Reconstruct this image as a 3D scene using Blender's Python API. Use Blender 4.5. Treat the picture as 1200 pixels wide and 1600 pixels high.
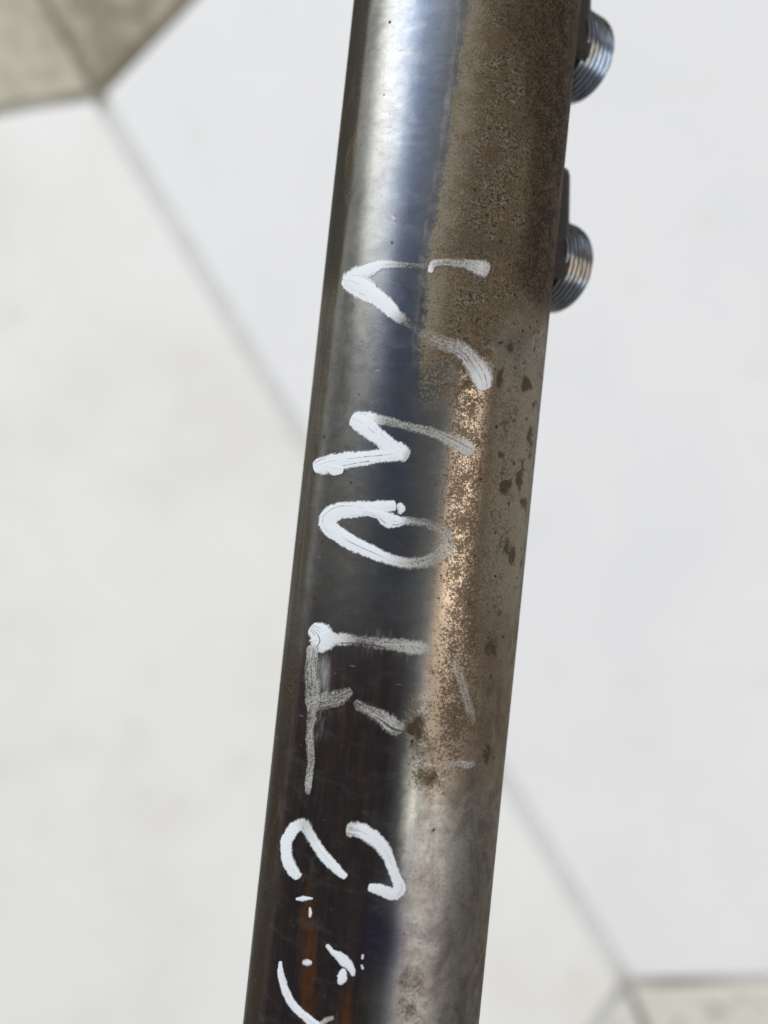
import bpy, bmesh, math, random
import numpy as np
from mathutils import Vector, Matrix

random.seed(7)
scene = bpy.context.scene
for o in list(bpy.data.objects):
    bpy.data.objects.remove(o, do_unlink=True)
COL = scene.collection

# ------------------------------------------------------------------ camera
LENS, SENSOR = 53.7, 36.0
CAM = Vector((0.0, 0.0, 0.680))            # looks straight down on the floor (z = 0)
cam_data = bpy.data.cameras.new("camera")
cam_data.sensor_fit = 'HORIZONTAL'
cam_data.sensor_width = SENSOR
cam_data.lens = LENS
cam_data.clip_start = 0.005
cam_data.clip_end = 50.0
cam_data.dof.use_dof = True
cam_data.dof.focus_distance = 0.188
cam_data.dof.aperture_fstop = 11.8
cam = bpy.data.objects.new("camera", cam_data)
cam.location = CAM
COL.objects.link(cam)
scene.camera = cam

# ------------------------------------------------------------------ world + lamps
world = bpy.data.worlds.new("World")
scene.world = world
world.use_nodes = True
bg = world.node_tree.nodes["Background"]
bg.inputs[0].default_value = (0.93, 0.96, 1.0, 1)
bg.inputs[1].default_value = 0.26

TARGET = Vector((0, 0, 0.48))


def area(name, phi, eps, dist, sx, sy, radiance, colour):
    """window-like lamp: phi = degrees from straight up towards +x, eps = towards +y"""
    p, e = math.radians(phi), math.radians(eps)
    d = Vector((math.sin(p) * math.cos(e), math.sin(e), math.cos(p) * math.cos(e)))
    L = bpy.data.lights.new(name, 'AREA')
    L.shape = 'RECTANGLE'
    L.size, L.size_y = sx, sy
    L.energy = radiance * math.pi * sx * sy
    L.color = colour
    o = bpy.data.objects.new(name, L)
    o.location = TARGET + d * dist
    z = d
    y = (Vector((0, 1, 0)) - z * z.y).normalized()
    x = y.cross(z)
    o.rotation_euler = Matrix((x, y, z)).transposed().to_euler()
    COL.objects.link(o)
    return o


area("window_left", -68, 42, 4.0, 2.4, 2.6, 8.6, (1.0, 1.0, 0.97))
area("window_right", 44, -12, 4.0, 1.55, 3.8, 6.0, (1.0, 0.96, 0.91))
area("skylight", -34, 46, 4.4, 2.8, 2.2, 2.7, (0.78, 0.87, 1.0))

vs = scene.view_settings
vs.view_transform = 'Standard'
vs.look = 'None'
vs.exposure = -0.19
vs.gamma = 1.0
vs.use_curve_mapping = False
scene.cycles.use_denoising = True
scene.cycles.max_bounces = 8
scene.cycles.transparent_max_bounces = 16


# ------------------------------------------------------------------ picture <-> world, used only to measure where things lie
def ray(px, py):
    return Vector(((px - 600) / 1200 * SENSOR / LENS, -(py - 800) / 1200 * SENSOR / LENS, -1.0))


def at_depth(px, py, d):
    return CAM + ray(px, py) * d


# ------------------------------------------------------------------ node helpers
class NT:
    def __init__(self, name):
        self.mat = bpy.data.materials.new(name)
        self.mat.use_nodes = True
        self.t = self.mat.node_tree
        self.t.nodes.clear()
        self.out = self.t.nodes.new('ShaderNodeOutputMaterial')

    def put(self, sock, v):
        if v is None:
            return
        if isinstance(v, bpy.types.NodeSocket):
            self.t.links.new(v, sock)
        elif isinstance(v, (tuple, list)):
            n = len(sock.default_value)
            v = tuple(v)
            sock.default_value = (v + (1.0,))[:n] if len(v) < n else v[:n]
        else:
            sock.default_value = v

    def math(self, op, a, b=0.0, c=0.0, clamp=False):
        n = self.t.nodes.new('ShaderNodeMath')
        n.operation = op
        n.use_clamp = clamp
        for i, v in enumerate((a, b, c)):
            self.put(n.inputs[i], v)
        return n.outputs[0]

    def attr(self, name):
        n = self.t.nodes.new('ShaderNodeAttribute')
        n.attribute_name = name
        return n.outputs['Fac']

    def obj(self, scale=(1, 1, 1), rot=(0, 0, 0)):
        c = self.t.nodes.new('ShaderNodeTexCoord')
        m = self.t.nodes.new('ShaderNodeMapping')
        m.inputs['Scale'].default_value = scale
        m.inputs['Rotation'].default_value = rot
        self.t.links.new(c.outputs['Object'], m.inputs['Vector'])
        return m.outputs[0]

    def noise(self, vec, scale, detail=3.0, rough=0.55, dist=0.0):
        n = self.t.nodes.new('ShaderNodeTexNoise')
        self.put(n.inputs['Vector'], vec)
        n.inputs['Scale'].default_value = scale
        n.inputs['Detail'].default_value = detail
        n.inputs['Roughness'].default_value = rough
        n.inputs['Distortion'].default_value = dist
        return n.outputs[0]

    def voronoi(self, vec, scale):
        n = self.t.nodes.new('ShaderNodeTexVoronoi')
        self.put(n.inputs['Vector'], vec)
        n.inputs['Scale'].default_value = scale
        return n.outputs['Distance']

    def step(self, v, lo, hi, a=0.0, b=1.0):
        n = self.t.nodes.new('ShaderNodeMapRange')
        n.interpolation_type = 'SMOOTHSTEP'
        self.put(n.inputs['Value'], v)
        self.put(n.inputs['From Min'], lo)
        self.put(n.inputs['From Max'], hi)
        self.put(n.inputs['To Min'], a)
        self.put(n.inputs['To Max'], b)
        return n.outputs[0]

    def mix(self, f, a, b, mode='MIX'):
        n = self.t.nodes.new('ShaderNodeMix')
        n.data_type = 'RGBA'
        n.blend_type = mode
        self.put(n.inputs[0], f)
        self.put(n.inputs[6], a)
        self.put(n.inputs[7], b)
        return n.outputs[2]

    def bump(self, h, strength, dist):
        n = self.t.nodes.new('ShaderNodeBump')
        n.inputs['Strength'].default_value = strength
        n.inputs['Distance'].default_value = dist
        self.put(n.inputs['Height'], h)
        return n.outputs[0]

    def bsdf(self, col, rough, metal=0.0, normal=None, spec=0.5, tint=None):
        n = self.t.nodes.new('ShaderNodeBsdfPrincipled')
        self.put(n.inputs['Base Color'], col)
        self.put(n.inputs['Roughness'], rough)
        self.put(n.inputs['Metallic'], metal)
        self.put(n.inputs['Specular IOR Level'], spec)
        if normal is not None:
            self.put(n.inputs['Normal'], normal)
        if tint is not None:
            self.put(n.inputs['Specular Tint'], tint)
        return n.outputs[0]

    def mixs(self, f, a, b):
        n = self.t.nodes.new('ShaderNodeMixShader')
        self.put(n.inputs[0], f)
        self.t.links.new(a, n.inputs[1])
        self.t.links.new(b, n.inputs[2])
        return n.outputs[0]

    def finish(self, s):
        self.t.links.new(s, self.out.inputs['Surface'])
        return self.mat


# ------------------------------------------------------------------ materials: floor
def mat_white_tile(name, base, stain, amount):
    m = NT(name)
    v = m.obj()
    n1 = m.noise(v, 9.0, 4, 0.6)
    n2 = m.noise(v, 38.0, 3, 0.5)
    c = m.mix(m.step(n1, 0.40, 0.70, 0, amount), base, stain)
    n3 = m.noise(v, 16.0, 5, 0.6, 0.8)
    c = m.mix(m.step(n3, 0.55, 0.72, 0, amount * 0.6), c, stain)
    c = m.mix(m.step(n2, 0.60, 0.80, 0, 0.4 * amount), c, (0.66, 0.63, 0.56))
    return m.finish(m.bsdf(c, 0.45, 0, m.bump(n2, 0.1, 0.001), 0.3))


def mat_beige_tile(name, c1, c2):
    m = NT(name)
    v = m.obj()
    n1 = m.noise(v, 42.0, 6, 0.62, 1.2)
    n2 = m.noise(v, 60.0, 4, 0.6)
    a = m.attr("grime")
    c = m.mix(m.step(n1, 0.36, 0.66), c1, c2)
    c = m.mix(m.step(m.math('ADD', a, m.math('MULTIPLY', m.math('SUBTRACT', n1, 0.5), 2.6)), 0.30, 0.75, 0, 0.9), c, (0.215, 0.19, 0.13))
    c = m.mix(m.step(n2, 0.55, 0.8, 0, 0.5), c, (0.40, 0.37, 0.29))
    return m.finish(m.bsdf(c, 0.6, 0, m.bump(n2, 0.3, 0.002), 0.3))


def mat_grout():
    m = NT("grout")
    v = m.obj()
    n1 = m.noise(v, 60.0, 4, 0.6)
    a = m.attr("grime")
    c = m.mix(m.step(n1, 0.3, 0.7), (0.645, 0.65, 0.645), (0.71, 0.715, 0.71))
    c = m.mix(a, c, m.mix(n1, (0.10, 0.088, 0.055), (0.22, 0.19, 0.13)))
    return m.finish(m.bsdf(c, 0.85, 0, m.bump(n1, 0.4, 0.002), 0.2))


# ------------------------------------------------------------------ materials: tube
def mat_barrel():
    m = NT("worn_steel")
    v = m.obj((1000, 1000, 1000))                       # millimetres
    vax = m.obj((1000, 90, 1000))                       # stretched along the tube
    vci = m.obj((300, 1000, 300))                       # stretched round the tube
    n_big = m.noise(v, 0.11, 4, 0.55)
    n_med = m.noise(v, 0.42, 5, 0.6, 0.4)
    n_fine = m.noise(v, 2.3, 4, 0.62)
    n_grit = m.noise(v, 4.4, 3, 0.6)
    n_ax = m.noise(vax, 0.9, 4, 0.6)
    n_ci = m.noise(vci, 1.3, 4, 0.6)

    def sub5(n, k):
        return m.math('MULTIPLY', m.math('SUBTRACT', n, 0.5), k)

    A = {k: m.attr(k) for k in ("pat", "edge", "gold", "spot", "blue", "tan", "varnish_refl", "red", "film", "dust", "fresh", "rim_shade", "vio", "highlight")}
    # polished metal, its tints and the reflections painted into its colour
    steel = m.mix(m.step(n_big, 0.3, 0.7), (0.29, 0.285, 0.265), (0.23, 0.23, 0.22))
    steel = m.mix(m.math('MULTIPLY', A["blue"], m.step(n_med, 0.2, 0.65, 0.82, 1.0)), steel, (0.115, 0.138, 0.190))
    steel = m.mix(m.step(m.math('ADD', A["tan"], sub5(n_med, 0.5)), 0.15, 0.95), steel, (0.235, 0.183, 0.135))
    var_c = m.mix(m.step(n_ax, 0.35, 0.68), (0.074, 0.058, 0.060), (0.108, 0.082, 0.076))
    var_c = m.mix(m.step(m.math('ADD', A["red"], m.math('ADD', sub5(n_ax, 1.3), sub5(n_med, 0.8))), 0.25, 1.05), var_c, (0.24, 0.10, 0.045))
    steel = m.mix(m.step(m.math('ADD', A["varnish_refl"], sub5(n_med, 0.35)), 0.05, 0.95), steel, var_c)
    steel = m.mix(m.step(m.math('ADD', A['vio'], sub5(n_med, 0.8)), 0.15, 1.1), steel, (0.060, 0.058, 0.095))
    steel = m.mix(m.step(m.math('ADD', A['highlight'], sub5(n_med, 0.7)), 0.25, 0.9), steel, (0.55, 0.53, 0.47))
    steel = m.mix(m.step(n_ci, 0.52, 0.72, 0, 0.25), steel, (0.11, 0.10, 0.095))
    steel = m.mix(m.step(n_fine, 0.60, 0.74, 0, 0.35), steel, (0.07, 0.06, 0.05))
    n_cl = m.noise(m.obj((1000, 620, 1000)), 0.20, 6, 0.66, 1.0)
    steel = m.mix(m.step(m.math('MULTIPLY', A["dust"], n_cl), 0.44, 0.66, 0, 0.60), steel, (0.085, 0.075, 0.068))
    steel = m.mix(m.math('MULTIPLY', A["dust"], m.step(n_fine, 0.50, 0.66, 0, 0.45)), steel, (0.10, 0.085, 0.07))
    n_wipe = m.noise(m.obj((500, 900, 500), (0, 0.3, 0.2)), 0.35, 6, 0.68, 0.7)
    steel = m.mix(m.step(n_wipe, 0.50, 0.70, 0, 0.28), steel, m.mix(0.5, steel, (0.42, 0.44, 0.43)))
    steel = m.mix(m.step(n_wipe, 0.48, 0.34, 0, 0.35), steel, m.mix(0.5, steel, (0.05, 0.05, 0.055)))
    h = m.math('ADD', m.math('MULTIPLY', n_ax, 0.5), m.math('MULTIPLY', n_fine, 0.35))
    rough = m.math('ADD', m.step(n_med, 0.3, 0.7, 0.25, 0.31), m.math('MULTIPLY', A["dust"], 0.2))
    s_metal = m.bsdf(steel, rough, 1.0, m.bump(h, 0.10, 0.0002), 0.5, (0.55, 0.54, 0.50))

    # matte oxide skin
    ox = m.mix(m.step(n_fine, 0.36, 0.64), (0.036, 0.029, 0.021), (0.200, 0.170, 0.130))
    ox = m.mix(m.step(n_med, 0.40, 0.66, 0, 0.55), ox, m.mix(n_fine, (0.060, 0.045, 0.029), (0.190, 0.152, 0.108)))
    ox = m.mix(m.step(n_big, 0.48, 0.66, 0, 0.6), ox, m.mix(n_fine, (0.030, 0.025, 0.018), (0.110, 0.094, 0.073)))
    ox = m.mix(m.step(n_grit, 0.51, 0.62, 0, 0.7), ox, (0.030, 0.022, 0.015))
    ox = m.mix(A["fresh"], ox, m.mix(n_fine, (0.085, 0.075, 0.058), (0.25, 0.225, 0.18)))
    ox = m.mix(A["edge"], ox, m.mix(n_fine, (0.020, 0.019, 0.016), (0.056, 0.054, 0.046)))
    n_blot = m.noise(m.obj((1000, 420, 1000)), 0.16, 5, 0.62, 0.8)
    ox = m.mix(m.step(m.math('ADD', A["rim_shade"], sub5(n_blot, 2.2)), 0.15, 1.05, 0, 0.88), ox, m.mix(n_fine, (0.018, 0.014, 0.010), (0.052, 0.042, 0.030)))  # shading towards the rims, painted into the oxide colour
    ox = m.mix(m.step(n_blot, 0.56, 0.70, 0, 0.5), ox, m.mix(n_fine, (0.075, 0.053, 0.032), (0.19, 0.145, 0.095)))
    ox = m.mix(1.0, ox, (1.30, 1.27, 1.22), 'MULTIPLY')
    s_ox = m.bsdf(ox, 0.43, m.math('SUBTRACT', 0.72, m.math('MULTIPLY', A['fresh'], 0.5)), m.bump(m.math('ADD', n_fine, m.math('MULTIPLY', n_grit, 0.7)), 0.75, 0.0003), 0.12, (0.22, 0.20, 0.17))

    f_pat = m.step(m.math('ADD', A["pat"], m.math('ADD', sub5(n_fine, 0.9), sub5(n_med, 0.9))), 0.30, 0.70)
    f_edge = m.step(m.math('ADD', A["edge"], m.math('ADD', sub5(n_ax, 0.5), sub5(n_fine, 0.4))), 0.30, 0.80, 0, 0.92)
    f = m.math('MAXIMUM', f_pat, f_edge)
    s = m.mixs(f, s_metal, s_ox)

    # rust grit and blotches
    spk = m.step(m.math('ADD', m.math('ADD', m.math('MULTIPLY', A["gold"], 0.28), sub5(n_med, 0.55)), m.math('ADD', sub5(n_grit, 1.0), sub5(n_fine, 0.9))), 0.13, 0.29, 0, 0.9)
    spk = m.math('MULTIPLY', spk, m.step(A['gold'], 0.02, 0.15))
    blo = m.step(m.math('ADD', A["spot"], m.math('ADD', sub5(n_med, 1.7), sub5(n_fine, 0.5))), 0.62, 0.90, 0, 0.9)
    pit = m.voronoi(v, 0.42)
    pits = m.math('MULTIPLY', m.step(pit, 0.16, 0.10), m.step(m.math('ADD', n_med, m.math('MULTIPLY', A["spot"], 0.25)), 0.53, 0.60))
    rc = m.mix(n_fine, (0.050, 0.032, 0.018), (0.125, 0.085, 0.050))
    rc = m.mix(m.math('MAXIMUM', blo, pits), rc, m.mix(n_fine, (0.018, 0.013, 0.008), (0.055, 0.040, 0.026)))
    s_rust = m.bsdf(rc, 0.62, 0.1, m.bump(n_grit, 0.5, 0.0003), 0.12)
    fr = m.math('MAXIMUM', m.math('MAXIMUM', spk, blo), pits)
    s = m.mixs(fr, s, s_rust)

    # pale wiped film of paint and dust, also whitening the painted highlight streak
    vh = m.obj((1500, 260, 1500))
    nf = m.noise(vh, 1.0, 4, 0.65)
    ff = m.step(m.math('ADD', A["film"], sub5(nf, 1.0)), 0.35, 1.1, 0, 0.60)
    s = m.mixs(ff, s, m.bsdf((0.47, 0.475, 0.475), 0.6, 0))
    # stray hairline scratches
    vs1 = m.obj((420, 2600, 420), (0, 0.0, 0.5))
    sc = m.step(m.noise(vs1, 1.0, 1, 0.4), 0.80, 0.82, 0, 0.35)
    s = m.mixs(sc, s, m.bsdf((0.55, 0.55, 0.54), 0.4, 0.6))
    return m.finish(s)


def mat_paint():
    m = NT("white_paint")
    v = m.obj((1000, 1000, 1000))
    vh = m.obj((900, 260, 900))
    cov, ac, al, seed = m.attr("cov"), m.attr("across"), m.attr("along"), m.attr("seed")
    comb = m.t.nodes.new('ShaderNodeCombineXYZ')
    m.put(comb.inputs[0], m.math('MULTIPLY', al, 0.22))
    m.put(comb.inputs[1], m.math('MULTIPLY', ac, 4.2))
    m.put(comb.inputs[2], seed)
    nb = m.noise(comb.outputs[0], 1.0, 4, 0.65)            # bristle streaks
    ng = m.noise(v, 3.6, 4, 0.7)                           # grain of the metal
    ne = m.noise(v, 0.9, 4, 0.6)                           # ragged rim
    nv = m.noise(vh, 1.6, 4, 0.65)                         # wiped hairs along the tube
    rim = m.math('SUBTRACT', 1.0, m.math('ABSOLUTE', ac))
    rim = m.math('ADD', rim, m.math('MULTIPLY', m.math('SUBTRACT', ne, 0.5), 0.6))
    rim = m.math('ADD', rim, m.math('MULTIPLY', m.math('SUBTRACT', ng, 0.5), 0.45))
    dry = m.math('SUBTRACT', 1.0, cov)
    rim = m.math('ADD', rim, m.math('MULTIPLY', m.math('MULTIPLY', m.math('SUBTRACT', nv, 0.5), 1.6), dry))
    soft = m.math('ADD', 0.20, m.math('MULTIPLY', dry, 0.5))
    a_rim = m.step(rim, 0.06, m.math('ADD', 0.06, soft))
    body = m.math('ADD', cov, m.math('ADD', m.math('MULTIPLY', m.math('SUBTRACT', nb, 0.5), 0.6),
                                     m.math('MULTIPLY', m.math('SUBTRACT', ng, 0.5), 1.25)))
    comb2 = m.t.nodes.new('ShaderNodeCombineXYZ')
    m.put(comb2.inputs[0], m.math('MULTIPLY', al, 0.07))
    m.put(comb2.inputs[1], m.math('MULTIPLY', ac, 7.5))
    m.put(comb2.inputs[2], m.math('ADD', seed, 11.0))
    hair = m.step(m.noise(comb2.outputs[0], 1.0, 3, 0.55), 0.60, 0.68)
    body = m.math('SUBTRACT', body, m.math('MULTIPLY', m.math('MULTIPLY', hair, m.step(ne, 0.34, 0.50)), 0.85))
    a_body = m.step(body, 0.18, 0.62)
    alpha = m.math('MULTIPLY', a_rim, a_body)
    thin = m.step(cov, 0.25, 0.85, 0.62, 1.0)
    alpha = m.math('MULTIPLY', alpha, thin)
    col = m.mix(m.step(cov, 0.35, 0.9), (0.52, 0.505, 0.47), (0.72, 0.755, 0.80))
    col = m.mix(m.step(nb, 0.54, 0.78, 0, 0.30), col, (0.45, 0.46, 0.48))
    p = m.bsdf(col, 0.42, 0, m.bump(m.math('ADD', nb, m.math('MULTIPLY', ng, 0.4)), 0.18, 0.0002), 0.3)
    tr = m.t.nodes.new('ShaderNodeBsdfTransparent').outputs[0]
    return m.finish(m.mixs(alpha, tr, p))


def mat_zinc():
    m = NT("zinc_plated_thread")
    v = m.obj((1000, 1000, 1000))
    n = m.noise(v, 0.16, 2, 0.5)
    n2 = m.noise(v, 2.5, 3, 0.6)
    c = m.mix(m.step(n, 0.35, 0.65), (0.43, 0.49, 0.57), (0.36, 0.335, 0.30))
    c = m.mix(m.step(n2, 0.58, 0.78, 0, 0.3), c, (0.12, 0.11, 0.10))
    return m.finish(m.bsdf(c, m.step(n2, 0.3, 0.7, 0.15, 0.26), 1.0, m.bump(n2, 0.1, 0.0001)))


def mat_boss():
    m = NT("dark_oxide_boss")
    v = m.obj((1000, 1000, 1000))
    n = m.noise(v, 1.2, 5, 0.65)
    c = m.mix(m.step(n, 0.3, 0.7), (0.014, 0.012, 0.010), (0.034, 0.027, 0.021))
    return m.finish(m.bsdf(c, 0.55, 0.2, m.bump(n, 0.4, 0.0004), 0.3))


M_WARM = mat_white_tile('warm_white_tile', (0.842, 0.84, 0.83), (0.775, 0.76, 0.72), 0.9)
M_WHITE = mat_white_tile('cool_white_tile', (0.825, 0.825, 0.838), (0.78, 0.785, 0.80), 0.7)
M_GROUT = mat_grout()
M_BEIGE = mat_beige_tile("stained_beige_tile", (0.40, 0.37, 0.29), (0.56, 0.525, 0.43))
M_PALE = mat_beige_tile("pale_beige_tile", (0.62, 0.60, 0.54), (0.74, 0.72, 0.67))
M_BARREL, M_PAINT, M_ZINC, M_BOSS = mat_barrel(), mat_paint(), mat_zinc(), mat_boss()


def new_obj(name, verts, faces, mat, parent=None, smooth=False, attrs=None):
    me = bpy.data.meshes.new(name)
    me.from_pydata([tuple(v) for v in verts], [], faces)
    me.materials.append(mat)
    if smooth:
        me.polygons.foreach_set('use_smooth', [True] * len(me.polygons))
    for k, arr in (attrs or {}).items():
        a = me.attributes.new(k, 'FLOAT', 'POINT')
        a.data.foreach_set('value', np.asarray(arr, dtype=np.float32))
    me.update()
    o = bpy.data.objects.new(name, me)
    COL.objects.link(o)
    o.parent = parent
    return o


# ------------------------------------------------------------------ floor: grout bed with two white pavers and stained beige ones
def fl(px, py):
    p = at_depth(px, py, CAM.z)
    return Vector((p.x, p.y))


A_, B_ = (150, 145), (981, 1541)


def far(p, ang, length):
    return (p[0] + math.cos(math.radians(ang)) * length, p[1] + math.sin(math.radians(ang)) * length)


E = 1620
hexL = [A_, B_, far(B_, 126, E), None, None, far(A_, 170.5, E)]
hexL[3] = (hexL[2][0] - E * .98, hexL[2][1] - 60)
hexL[4] = far(hexL[5], 118, E)
hexR = [A_, far(A_, -46, E), None, None, far(B_, -1, E), B_]
hexR[2] = far(hexR[1], 10, E)
hexR[3] = far(hexR[4], -58, E)
upL = [A_, hexL[5], far(hexL[5], -118, E), far(A_, -118.9, E)]
upR = [A_, far(A_, -118.9, E), far(hexR[1], -118, E), hexR[1]]
loR = [B_, hexR[4], far(hexR[4], 66, E), far(B_, 67, E)]
loL = [B_, far(B_, 67, E), far(hexL[2], 67, E), hexL[2]]

TILE_T = 0.012


def inset_poly(pts, d):
    n = len(pts)
    c = sum(pts, Vector((0, 0))) / n
    area2 = sum(pts[i].x * pts[(i + 1) % n].y - pts[(i + 1) % n].x * pts[i].y for i in range(n))
    sg = 1 if area2 > 0 else -1
    res = []
    for i in range(n):
        p0, p1, p2 = pts[i - 1], pts[i], pts[(i + 1) % n]
        d1, d2 = (p1 - p0).normalized(), (p2 - p1).normalized()
        n1, n2 = Vector((-d1.y, d1.x)) * sg, Vector((-d2.y, d2.x)) * sg
        k = 1 + n1.dot(n2)
        res.append(p1 + (n1 + n2) * (d / max(k, 0.25)))
    if sg < 0:
        res.reverse()
    return res


def seg_dist(p, a, b):
    ab = b - a
    t = max(0, min(1, (p - a).dot(ab) / ab.length_squared))
    return (p - (a + ab * t)).length


floor_v, floor_f = [], []
N = 150
XS = np.linspace(-1.6, 1.6, 2 * N + 1)
# finer rows near the middle of the bed
XS = np.sign(XS) * (np.abs(XS) / 1.6) ** 1.8 * 1.6
for y in XS:
    for x in XS:
        floor_v.append((x, y, -TILE_T * 0.28))
W = len(XS)
for j in range(W - 1):
    for i in range(W - 1):
        floor_f.append((j * W + i, j * W + i + 1, (j + 1) * W + i + 1, (j + 1) * W + i))
a2, b2 = fl(*A_), fl(*B_)
ju, jl = fl(*far(A_, -118.9, E)), fl(*far(B_, 67, E))
gr = []
for vx in floor_v:
    p = Vector((vx[0], vx[1]))
    du = min(seg_dist(p, a2, ju), seg_dist(p, a2, fl(*hexR[1])), seg_dist(p, a2, fl(*hexL[5])) + 0.004)
    dl, dlr, db = seg_dist(p, b2, jl), seg_dist(p, b2, fl(*hexR[4])), (p - b2).length
    g = 1 - min(1, du / 0.014)
    g = max(g, (1 - min(1, dl / 0.012)) * (0.9 if db > 0.02 else 0.5 + 20 * db))
    g = max(g, (1 - min(1, dlr / 0.012)) * (0.22 + 0.5 * math.exp(-((db - 0.03) / 0.025) ** 2)))
    gr.append(min(1, g * 1.15))
floor = new_obj("floor", floor_v, floor_f, M_GROUT, attrs={"grime": gr})
floor["kind"] = "structure"


def tile(pts, mat, joint, grime, lift=0.0):
    P = [fl(*q) for q in pts]
    rings = [(inset_poly(P, joint), -TILE_T), (inset_poly(P, joint), -0.0016),
             (inset_poly(P, joint + 0.0005), -0.0006), (inset_poly(P, joint + 0.0016), 0.0)]
    verts, faces = [], []
    n = len(P)
    for ring, z in rings:
        verts += [(q.x, q.y, z + lift) for q in ring]
    for k in range(len(rings) - 1):
        for i in range(n):
            j = (i + 1) % n
            faces.append((k * n + i, k * n + j, (k + 1) * n + j, (k + 1) * n + i))
    faces.append(tuple(range(3 * n, 4 * n)))
    me_attr = [grime] * len(verts)
    o = new_obj("tile", verts, faces, mat, floor, attrs={"grime": me_attr})
    return o


tile(hexL, M_WARM, 0.0042, 0.0)
tile(hexR, M_WHITE, 0.0042, 0.0, -0.0004)
tile(upL, M_BEIGE, 0.0022, 0.12, -0.0008)
tile(upR, M_BEIGE, 0.0022, 0.62, -0.0012)
tile(loR, M_PALE, 0.0022, 0.15, -0.0008)
tile(loL, M_PALE, 0.0022, 0.0, -0.0010)

# ------------------------------------------------------------------ the tube
P_TOP = at_depth(730, 0, 0.2036)
P_BOT = at_depth(563.5, 1600, 0.1964)
R = 0.0200
e_a = (P_TOP - P_BOT).normalized()
e_n = (Vector((0, 0, 1)) - e_a * e_a.z).normalized()
e_x = e_a.cross(e_n)
MID = (P_TOP + P_BOT) / 2
FRAME = Matrix((e_x, e_a, e_n)).transposed()        # local x lateral, y along the tube, z towards the viewer's side
INV = FRAME.transposed()

tube = bpy.data.objects.new("steel_cylinder", None)
tube.empty_display_size = 0.02
tube.location = MID
tube.rotation_euler = FRAME.to_euler()
COL.objects.link(tube)
tube["label"] = "worn steel cylinder tube with white handwritten paint marks and two threaded stubs"
tube["category"] = "steel tube"

cam_l = INV @ (CAM - MID)


def to_surface(px, py, lift=0.0):
    """the point of the tube's skin that the photograph shows at a pixel, in tube coordinates"""
    d = INV @ ray(px, py)
    r = R + lift
    a = d.x * d.x + d.z * d.z
    b = cam_l.x * d.x + cam_l.z * d.z
    c = cam_l.x ** 2 + cam_l.z ** 2 - r * r
    disc = max(b * b - a * c, 0.0)
    t = (-b - math.sqrt(disc)) / a
    return cam_l + d * t


# barrel: long lathe with chamfered ends
NA, HALF = 224, 0.235
prof = [(-HALF, 0.0135), (-HALF, 0.0188), (-HALF + 0.0012, R)]
prof += [(y, R) for y in np.linspace(-HALF + 0.004, HALF - 0.004, 420)]
prof += [(HALF - 0.0012, R), (HALF, 0.0188), (HALF, 0.0135)]
V = np.zeros((len(prof), NA, 3))
ang = np.linspace(0, 2 * math.pi, NA, endpoint=False)
for k, (y, r) in enumerate(prof):
    V[k, :, 0] = np.sin(ang) * r
    V[k, :, 1] = y
    V[k, :, 2] = np.cos(ang) * r
rng = np.random.default_rng(3)
# slight out-of-round waviness of a used tube
wob = 1 + 0.0011 * np.sin(V[:, :, 1] * 95 + 1.3 * np.cos(ang)[None, :]) * np.cos(2 * ang + 0.7)[None, :]
V[:, :, 0] *= wob
V[:, :, 2] *= wob
bf = []
K = len(prof)
for k in range(K - 1):
    for i in range(NA):
        j = (i + 1) % NA
        bf.append((k * NA + i, k * NA + j, (k + 1) * NA + j, (k + 1) * NA + i))
bf.append(tuple(reversed([(K - 1) * NA + i for i in range(NA)])))
bf.append(tuple(range(NA)))
flat = V.reshape(-1, 3)

# where each skin point lies on the unrolled photograph (far side mirrored): used to lay out rust, oxide, tints and painted reflections
front = flat.copy()
front[:, 2] = np.abs(front[:, 2])
wp = front @ np.array(FRAME).T + np.array(MID)
dz = CAM.z - wp[:, 2]
X = (wp[:, 0] - CAM.x) / dz * LENS / SENSOR * 1200 + 600
Y = 800 - (wp[:, 1] - CAM.y) / dz * LENS / SENSOR * 1200
S = front[:, 0] / R                                     # -1 left rim .. +1 right rim


def sm(v, a, b):
    t = np.clip((v - a) / (b - a), 0, 1)
    return t * t * (3 - 2 * t)


def curve(pts):
    ys, xs = [p[1] for p in pts], [p[0] for p in pts]
    return np.interp(Y, ys, xs)


def blob(cx, cy, rx, ry):
    return np.exp(-(((X - cx) / rx) ** 2 + ((Y - cy) / ry) ** 2))


def win(a, b, c, d):
    return sm(Y, a, b) * (1 - sm(Y, c, d))


# left limit of the matte oxide skin, fading out below y = 620
lim = curve([(726, -100), (722, 20), (712, 90), (700, 180), (690, 250), (676, 330), (664, 400), (658, 480), (652, 560), (648, 640)])
pat = sm(X, lim - 20, lim + 32) * (1 - sm(Y, 520, 640))
pat = np.maximum(pat, sm(X, lim - 8, lim + 10) * 0.55 * win(500, 560, 600, 680))
pat *= 1 - 0.75 * sm(X, 745, 800) * win(470, 560, 1200, 1300)
pat = np.maximum(pat, 0.40 * sm(S, 0.62, 0.85) * win(480, 600, 1500, 1700))
pat = np.maximum(pat, 0.45 * blob(775, 930, 40, 150))
pat = np.maximum(pat, 0.66 * blob(650, 1132, 30, 52) + 0.62 * blob(670, 1212, 40, 44))
pat = np.maximum(pat, 0.5 * blob(640, 1560, 40, 70))
pat = np.maximum(pat, 0.60 * sm(S, 0.40, 0.58) * win(470, 560, 960, 1120))
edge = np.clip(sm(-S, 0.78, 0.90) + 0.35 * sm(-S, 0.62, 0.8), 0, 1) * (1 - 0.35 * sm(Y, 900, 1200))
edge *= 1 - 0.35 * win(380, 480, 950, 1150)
edge = np.maximum(edge, 0.8 * sm(S, 0.90, 0.985) * (1 - 0.7 * sm(Y, 900, 1100)))
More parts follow.
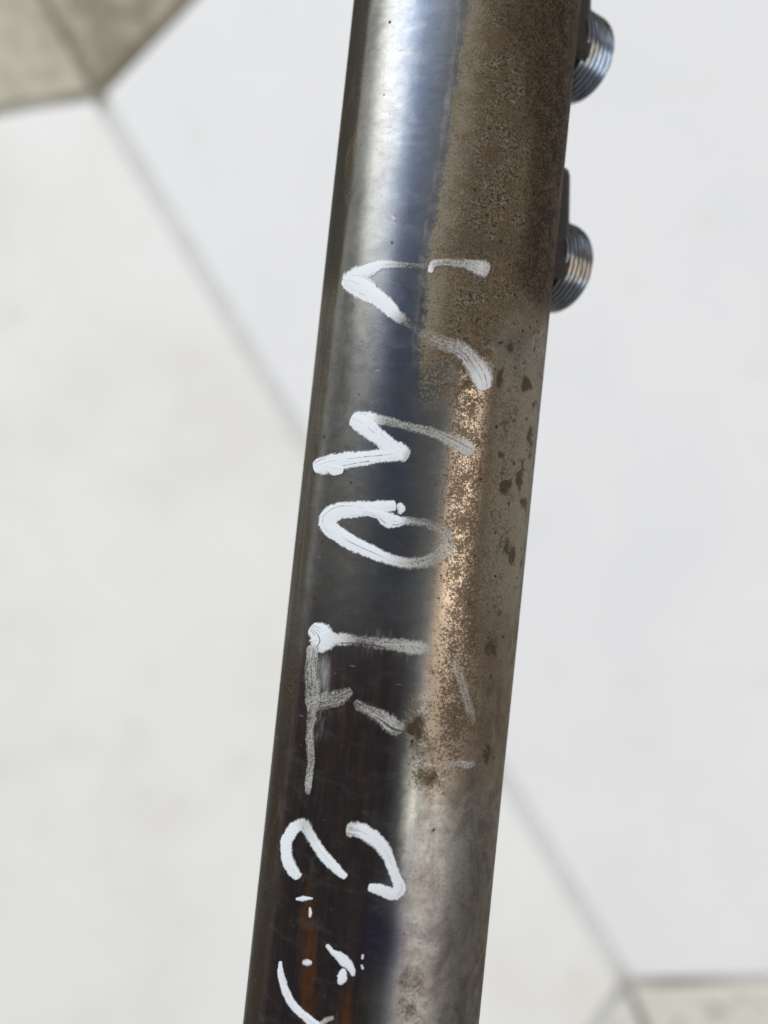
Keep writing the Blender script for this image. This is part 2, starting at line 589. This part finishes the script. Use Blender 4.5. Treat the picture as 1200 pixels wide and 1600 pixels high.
edge = np.maximum(edge, 0.75 * sm(S, 0.55, 0.80) * (1 - sm(Y, 380, 470)))
gold = curve([(700, 0), (730, 560), (715, 800), (712, 1000), (700, 1130), (690, 1250)])
gold = (np.exp(-((X - gold - 4) / 30) ** 2) + 0.45 * np.exp(-((X - gold - 45) / 34) ** 2)) * win(500, 620, 1120, 1260)
gold = np.maximum(gold, 0.55 * sm(X, lim, lim + 30) * (1 - sm(Y, 540, 640)))
spot = 0.56 * sm(S, 0.45, 0.7) * win(440, 540, 900, 1040)
spot = np.maximum(spot, 0.60 * blob(772, 935, 34, 90))
for bx, by, rx, ry in ((797, 545, 11, 15), (781, 592, 9, 20), (822, 600, 12, 16), (789, 662, 12, 13), (784, 712, 7, 10), (790, 763, 12, 13), (812, 745, 9, 22),
                       (817, 785, 9, 16), (792, 850, 8, 22), (800, 868, 8, 10), (768, 1010, 12, 26), (760, 1180, 9, 20), (748, 690, 6, 9), (828, 690, 7, 30)):
    spot = np.maximum(spot, 1.02 * blob(bx, by, rx * 1.3, ry * 1.3))
spot = np.maximum(spot, 0.80 * blob(646, 1140, 24, 40))
spot = np.maximum(spot, 0.50 * blob(675, 1215, 36, 40))
spot = np.maximum(spot, 0.25 * sm(-S, 0.6, 0.8) * win(380, 480, 900, 1100))
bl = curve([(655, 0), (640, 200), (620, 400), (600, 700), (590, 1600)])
blue = np.exp(-((X - bl - 10) / 44) ** 2) * (1 - 0.6 * sm(Y, 650, 1100))  # blue sky reflection painted into the steel colour
vio = 0.9 * blob(592, 1470, 45, 75) + 0.5 * blob(600, 1230, 25, 160) + 0.35 * blob(690, 1450, 40, 60)
tan = sm(S, 0.05, 0.30) * sm(Y, 500, 620) * (1 - 0.62 * sm(Y, 1120, 1330))
varn_refl = (1 - sm(S, -0.14, 0.30)) * (0.16 * sm(Y, 380, 620) + 0.20 * sm(Y, 640, 900) + 0.64 * sm(Y, 880, 1150))  # brown varnish, with the dark reflection low on the tube painted in
varn_refl = np.maximum(varn_refl, 0.45 * sm(S, 0.55, 0.8) * sm(Y, 1150, 1400))
varn_refl = np.maximum(varn_refl, 0.40 * sm(S, 0.0, 0.2) * sm(Y, 1200, 1420))
red = (blob(482, 1520, 18, 150) + 0.8 * blob(540, 1600, 22, 70) + 0.35 * blob(545, 1180, 40, 200) + 0.3 * blob(530, 900, 30, 90)) * sm(Y, 700, 900)
film = 0.66 * blob(506, 1050, 18, 40) + 0.5 * blob(500, 1130, 18, 70) + 0.48 * blob(590, 1005, 62, 36) + 0.42 * blob(570, 1105, 34, 30)
film += 0.5 * blob(515, 1542, 16, 8) + 0.35 * blob(600, 1560, 30, 30) + 0.3 * blob(655, 1050, 30, 60)
streak = np.exp(-((X - curve([(668, 1040), (655, 1100), (642, 1200), (634, 1300), (628, 1400)])) / 17) ** 2) * win(1040, 1150, 1250, 1440)  # course of the pale highlight painted on the lower tube
tan *= 1 - 0.9 * streak
varn_refl *= 1 - 0.9 * streak
film += 0.46 * np.exp(-((X - lim + 4) / 13) ** 2) * (1 - sm(Y, 540, 640))
film += 0.35 * streak
dust = sm(Y, 900, 1100) * sm(S, 0.1, 0.3) + 0.4 * (1 - sm(Y, 200, 520))
fresh = np.exp(-((X - lim - 16) / 26) ** 2) * (1 - sm(Y, 480, 620)) + 1.0 * sm(S, 0.42, 0.62) * sm(Y, 450, 540) * (1 - sm(Y, 900, 1050))
rim_shade = 1.35 * sm(S, 0.45, 0.80) * (1 - sm(Y, 400, 520)) + 0.75 * sm(S, 0.1, 0.5) * (1 - sm(Y, 60, 240)) + 0.3 * sm(S, 0.75, 0.95)  # light falloff round the tube, painted as darker colour
rim_shade += 0.5 * sm(-S, 0.8, 0.95) * (1 - sm(Y, 250, 420)) + 1.1 * sm(-S, 0.7, 0.9) * (1 - sm(-S, 0.955, 0.985)) * sm(Y, 1000, 1250)
highlight = 0.85 * streak + 0.35 * blob(600, 60, 40, 120) + 0.4 * np.exp(-((X - lim + 4) / 9) ** 2) * (1 - sm(Y, 540, 640))  # pale highlights painted into the steel colour
attrs = dict(rim_shade=rim_shade, vio=vio, highlight=highlight, pat=pat, edge=edge, gold=gold, spot=spot, blue=blue, tan=tan, varnish_refl=varn_refl, red=red, film=film, dust=dust, fresh=np.clip(fresh, 0, 1))
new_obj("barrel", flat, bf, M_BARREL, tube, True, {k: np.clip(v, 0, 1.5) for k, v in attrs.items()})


# ------------------------------------------------------------------ welded bosses and threaded stubs on the far right side
ALPHA = math.radians(132)                       # round the tube from the viewer's side towards the right
ax = Vector((math.sin(ALPHA), 0, math.cos(ALPHA)))
nx = Vector((-math.cos(ALPHA), 0, math.sin(ALPHA)))
ya = Vector((0, 1, 0))


def local_y(px, py):
    """height along the tube where a point 30 mm out on the stub axis projects to this picture row"""
    best, by = 1e9, 0
    for t in np.linspace(-0.13, 0.13, 1041):
        p = MID + FRAME @ (ax * 0.030 + ya * float(t))
        q = 800 - (p.y - CAM.y) / (CAM.z - p.z) * LENS / SENSOR * 1200
        if abs(q - py) < best:
            best, by = abs(q - py), float(t)
    return by


def boss(y0):
    bm = bmesh.new()
    bmesh.ops.create_cube(bm, size=1.0)
    # long block lying along the tube, a little askew
    for v in bm.verts:
        v.co.x *= 0.0172
        v.co.y *= 0.0215
        v.co.z *= 0.0105
    bmesh.ops.bevel(bm, geom=[e for e in bm.edges], offset=0.0016, segments=2, affect='EDGES', profile=0.6)
    rot = Matrix.Rotation(math.radians(6), 3, 'Z')
    basis = Matrix((nx, ya, ax)).transposed()
    for v in bm.verts:
        v.co = basis @ (rot @ v.co + Vector((-0.0006, 0.0052, 0.0199))) + ya * y0
    me = bpy.data.meshes.new("port_boss")
    bm.normal_update()
    bmesh.ops.recalc_face_normals(bm, faces=bm.faces)
    bm.to_mesh(me)
    bm.free()
    me.materials.append(M_BOSS)
    me.polygons.foreach_set('use_smooth', [True] * len(me.polygons))
    o = bpy.data.objects.new("port_boss", me)
    COL.objects.link(o)
    o.parent = tube
    return o


def stub(y0, parent):
    """male thread as a true helix on a hollow stub"""
    n_ang, r_out, r_in, pitch = 72, 0.0089, 0.0081, 0.00125
    l0, l1 = 0.0235, 0.0322
    rows = 96
    verts, faces = [], []
    for k in range(rows):
        l = l0 + (l1 - l0) * k / (rows - 1)
        fade = min(1, (l1 - l) / 0.0010)
        for i in range(n_ang):
            th = 2 * math.pi * i / n_ang
            ph = (l / pitch + i / n_ang) % 1.0
            tri = abs(2 * ph - 1)
            tri = min(max((tri - 0.12) / 0.76, 0), 1)
            r = r_in + (r_out - r_in) * tri
            r = r - (1 - fade) * 0.0007
            p = ax * l + (nx * math.cos(th) + ya * math.sin(th)) * r + ya * y0
            verts.append(p)
    for (l, r) in ((l1 + 0.0001, 0.0066), (l1 - 0.0002, 0.0058), (l0, 0.0056)):
        for i in range(n_ang):
            th = 2 * math.pi * i / n_ang
            verts.append(ax * l + (nx * math.cos(th) + ya * math.sin(th)) * r + ya * y0)
    rows += 3
    for k in range(rows - 1):
        for i in range(n_ang):
            j = (i + 1) % n_ang
            faces.append((k * n_ang + i, k * n_ang + j, (k + 1) * n_ang + j, (k + 1) * n_ang + i))
    faces.append(tuple((rows - 1) * n_ang + i for i in range(n_ang)))
    o = new_obj("threaded_stub", verts, faces, M_ZINC, parent, True)
    return o


for py in (90, 417):
    yy = local_y(0, py)
    b = boss(yy)
    stub(yy, b)

# ------------------------------------------------------------------ brushed paint marks: each stroke a thin raised ribbon on the skin
# points: x, y, width (pixels of the photograph), coverage
CHARS = [
    [  # uppermost mark
        [(541, 447, 22, 1), (552, 436, 34, 1), (572, 424, 24, .95), (600, 413, 15, .75), (640, 415, 10, .34), (674, 415, 10, .4)],
        [(672, 424, 9, .8), (678, 412, 12, .6), (700, 410, 13, .45), (735, 414, 19, .52), (750, 418, 28, .6), (759, 421, 30, .55)],
        [(543, 440, 26, 1), (566, 450, 38, 1), (588, 464, 28, 1), (606, 479, 25, .95), (621, 493, 22, .62), (640, 507, 14, .26), (664, 523, 12, .24)],
        [(660, 522, 22, .28), (690, 535, 26, .42), (722, 548, 28, .5), (740, 568, 33, .58), (752, 588, 36, .7), (757, 604, 26, .72)],
    ],
    [  # second mark
        [(556, 654, 24, 1), (575, 654, 24, .9), (600, 657, 17, .5), (640, 667, 14, .45), (680, 677, 18, .45), (708, 689, 25, .5), (728, 699, 29, .58), (738, 704, 20, .55)],
        [(552, 656, 24, 1), (566, 662, 34, 1), (588, 680, 26, 1), (608, 697, 28, 1), (624, 706, 30, .95), (634, 712, 26, .6)],
        [(626, 708, 24, .95), (600, 712, 22, .9), (560, 717, 24, 1), (525, 722, 30, 1), (502, 728, 28, .97), (493, 730, 20, .9)],
        [(512, 728, 18, 1), (524, 733, 20, 1), (534, 734, 14, .9)],
    ],
    [  # the open loop
        [(616, 790, 16, .9), (590, 793, 22, 1), (555, 796, 26, 1), (528, 799, 28, 1), (511, 812, 28, 1), (520, 829, 27, 1), (550, 848, 25, 1), (580, 862, 22, .95),
         (610, 874, 20, .72), (645, 880, 20, .5), (678, 873, 24, .45), (698, 853, 27, .45), (694, 832, 24, .42), (672, 819, 16, .4), (640, 814, 13, .5), (618, 812, 14, .8)],
        [(570, 798, 14, .9), (592, 804, 16, .95), (606, 812, 24, 1), (622, 815, 18, .9), (634, 812, 10, .6)],
        [(624, 788, 10, .85), (627, 795, 14, .85), (625, 802, 8, .7)],
    ],
    [  # barred mark
        [(489, 982, 24, .8), (499, 990, 40, .95), (503, 1002, 40, .9), (497, 1012, 28, .7)],
        [(505, 1000, 24, .8), (535, 999, 22, .62), (565, 1001, 18, .36), (600, 1006, 20, .45), (630, 1009, 24, .5), (655, 1013, 26, .52), (675, 1012, 20, .35)],
        [(489, 1012, 20, .55), (486, 1045, 20, .48), (489, 1080, 26, .42), (488, 1110, 18, .42), (484, 1150, 14, .45), (486, 1190, 14, .42), (482, 1225, 13, .5), (481, 1240, 8, .4)],
        [(482, 1098, 26, .42), (505, 1095, 30, .42), (530, 1090, 27, .42), (547, 1080, 16, .42)],
        [(556, 1099, 15, .36), (575, 1110, 20, .44), (595, 1120, 25, .46), (612, 1132, 30, .50), (626, 1138, 26, .44)],
    ],
    [  # hooked mark
        [(466, 1370, 14, .97), (456, 1358, 20, 1), (448, 1338, 19, 1), (448, 1315, 19, 1), (458, 1296, 20, .9), (474, 1288, 20, .62), (484, 1303, 18, .7), (500, 1329, 18, .85), (520, 1352, 17, .95), (539, 1370, 11, .9)],
        [(546, 1295, 26, .62), (566, 1299, 26, .8), (590, 1315, 25, .85), (606, 1338, 20, .88), (615, 1362, 17, .92), (624, 1386, 20, 1), (614, 1397, 20, 1), (596, 1391, 19, 1), (578, 1387, 14, .95)],
    ],
    [  # lowest mark, running out of view
        [(438, 1503, 6, .8), (439, 1522, 11, .85), (446, 1548, 14, .85), (458, 1570, 14, .85), (476, 1588, 14, .95), (500, 1606, 16, 1), (530, 1622, 16, 1), (560, 1640, 16, .9)],
    ],
]
FLECKS = [
    [(463, 1405, 4, .9), (474, 1404, 8, .95), (488, 1404, 3, .9)],
    [(484, 1418, 3, .8), (485, 1426, 6, .8), (484, 1433, 3, .8)],
    [(474, 1504, 8, .7), (480, 1504, 12, .75), (486, 1505, 7, .7)],
    [(511, 1477, 6, .9), (517, 1484, 8, .95), (520, 1489, 4, .9)],
    [(518, 1487, 8, .95), (530, 1494, 15, 1), (541, 1504, 17, 1), (549, 1514, 12, .95), (552, 1524, 6, .8)],
    [(537, 1515, 8, .9), (535, 1526, 16, .97), (531, 1537, 9, .7)],
    [(612, 338, 5, .6), (615, 341, 6, .6), (617, 344, 4, .6)],
    [(520, 1590, 8, .45), (510, 1594, 10, .5), (501, 1600, 8, .5)],
    [(567, 1492, 4, .7), (566, 1498, 4, .7)],
    [(565, 1508, 4, .7), (567, 1514, 4, .7)],
]
GREY = [
    [(709, 1030, 13, .33), (716, 1050, 17, .42), (725, 1080, 16, .40), (733, 1105, 15, .40), (740, 1128, 10, .3)],
    [(698, 1194, 10, .28), (716, 1192, 13, .42), (730, 1195, 14, .45), (740, 1193, 10, .4)],
]


def catmull(pts, per=14):
    P = [np.array(p, float) for p in pts]
    P = [2 * P[0] - P[1]] + P + [2 * P[-1] - P[-2]]
    out = []
    for i in range(1, len(P) - 2):
        for k in range(per):
            t = k / per
            a, b, c, d = P[i - 1], P[i], P[i + 1], P[i + 2]
            out.append(0.5 * (2 * b + (c - a) * t + (2 * a - 5 * b + 4 * c - d) * t * t + (3 * b - a - 3 * c + d) * t ** 3))
    out.append(P[-2])
    return out


NV = 11


def strokes_obj(name, strokes, base_lift):
    verts, faces, cov, acr, alo, sd = [], [], [], [], [], []
    for si, st in enumerate(strokes):
        c = catmull(st, 16 if len(st) > 3 else 8)
        n = len(c)
        base = len(verts)
        lift0 = base_lift + 0.000028 * si
        seed = random.random() * 50
        length = 0.0
        # rounded ends: extra rows beyond both ends shrinking to a tip
        rows = []
        for k in range(n):
            p = c[k]
            q0, q1 = c[max(k - 1, 0)], c[min(k + 1, n - 1)]
            t = (q1 - q0)[:2]
            t = t / (np.linalg.norm(t) + 1e-9)
            rows.append((p[0], p[1], max(p[2], 2.0) / 2, p[3], t))
        capn = 5
        p, h, t = rows[0], rows[0][2], rows[0][4]
        head = [(p[0] - t[0] * h * 0.4 * math.sin(a), p[1] - t[1] * h * 0.4 * math.sin(a), h * math.cos(a), p[3], t)
                for a in [math.pi / 2 * (capn - i) / capn * 0.97 for i in range(capn)]]
        p, h, t = rows[-1], rows[-1][2], rows[-1][4]
        tail = [(p[0] + t[0] * h * 0.4 * math.sin(a), p[1] + t[1] * h * 0.4 * math.sin(a), h * math.cos(a), p[3], t)
                for a in [math.pi / 2 * (i + 1) / capn * 0.97 for i in range(capn)]]
        nh, nt = len(head), len(tail)
        rows = head + rows + tail
        for k, (x, y, h, cv, t) in enumerate(rows):
            if k:
                length += math.hypot(x - rows[k - 1][0], y - rows[k - 1][1]) / 9.0
            nrm = np.array((-t[1], t[0]))
            endf = 0.0
            if k < nh:
                endf = 1 - (k + 1) / (nh + 1)
            elif k >= len(rows) - nt:
                endf = 1 - (len(rows) - k) / (nt + 1)
            for i in range(NV):
                u = -1 + 2 * i / (NV - 1)
                uu = u * 1.12                                    # a little slack for the ragged rim
                dome = max(0.0, 1 - u * u)
                q = to_surface(x + nrm[0] * uu * h, y + nrm[1] * uu * h, lift0 + 0.00007 * dome * min(cv, 1))
                verts.append(q)
                cov.append(min(max(cv, 0), 1.1))
                s = math.copysign(max(abs(u), endf), u if u else 1)
                acr.append(s)
                alo.append(length)
                sd.append(seed)
        for k in range(len(rows) - 1):
            for i in range(NV - 1):
                a = base + k * NV + i
                faces.append((a, a + 1, a + NV + 1, a + NV))
    me_o = new_obj(name, verts, faces, M_PAINT, tube, True, dict(cov=cov, across=acr, along=alo, seed=sd))
    bm = bmesh.new()
    bm.from_mesh(me_o.data)
    bmesh.ops.recalc_face_normals(bm, faces=bm.faces)
    bm.to_mesh(me_o.data)
    bm.free()
    return me_o


for ch in CHARS:
    strokes_obj("painted_character", ch, 0.00004)
for f in FLECKS:
    strokes_obj("paint_fleck", [f], 0.00006)
for g in GREY:
    strokes_obj("paint_smear", [g], 0.00005)
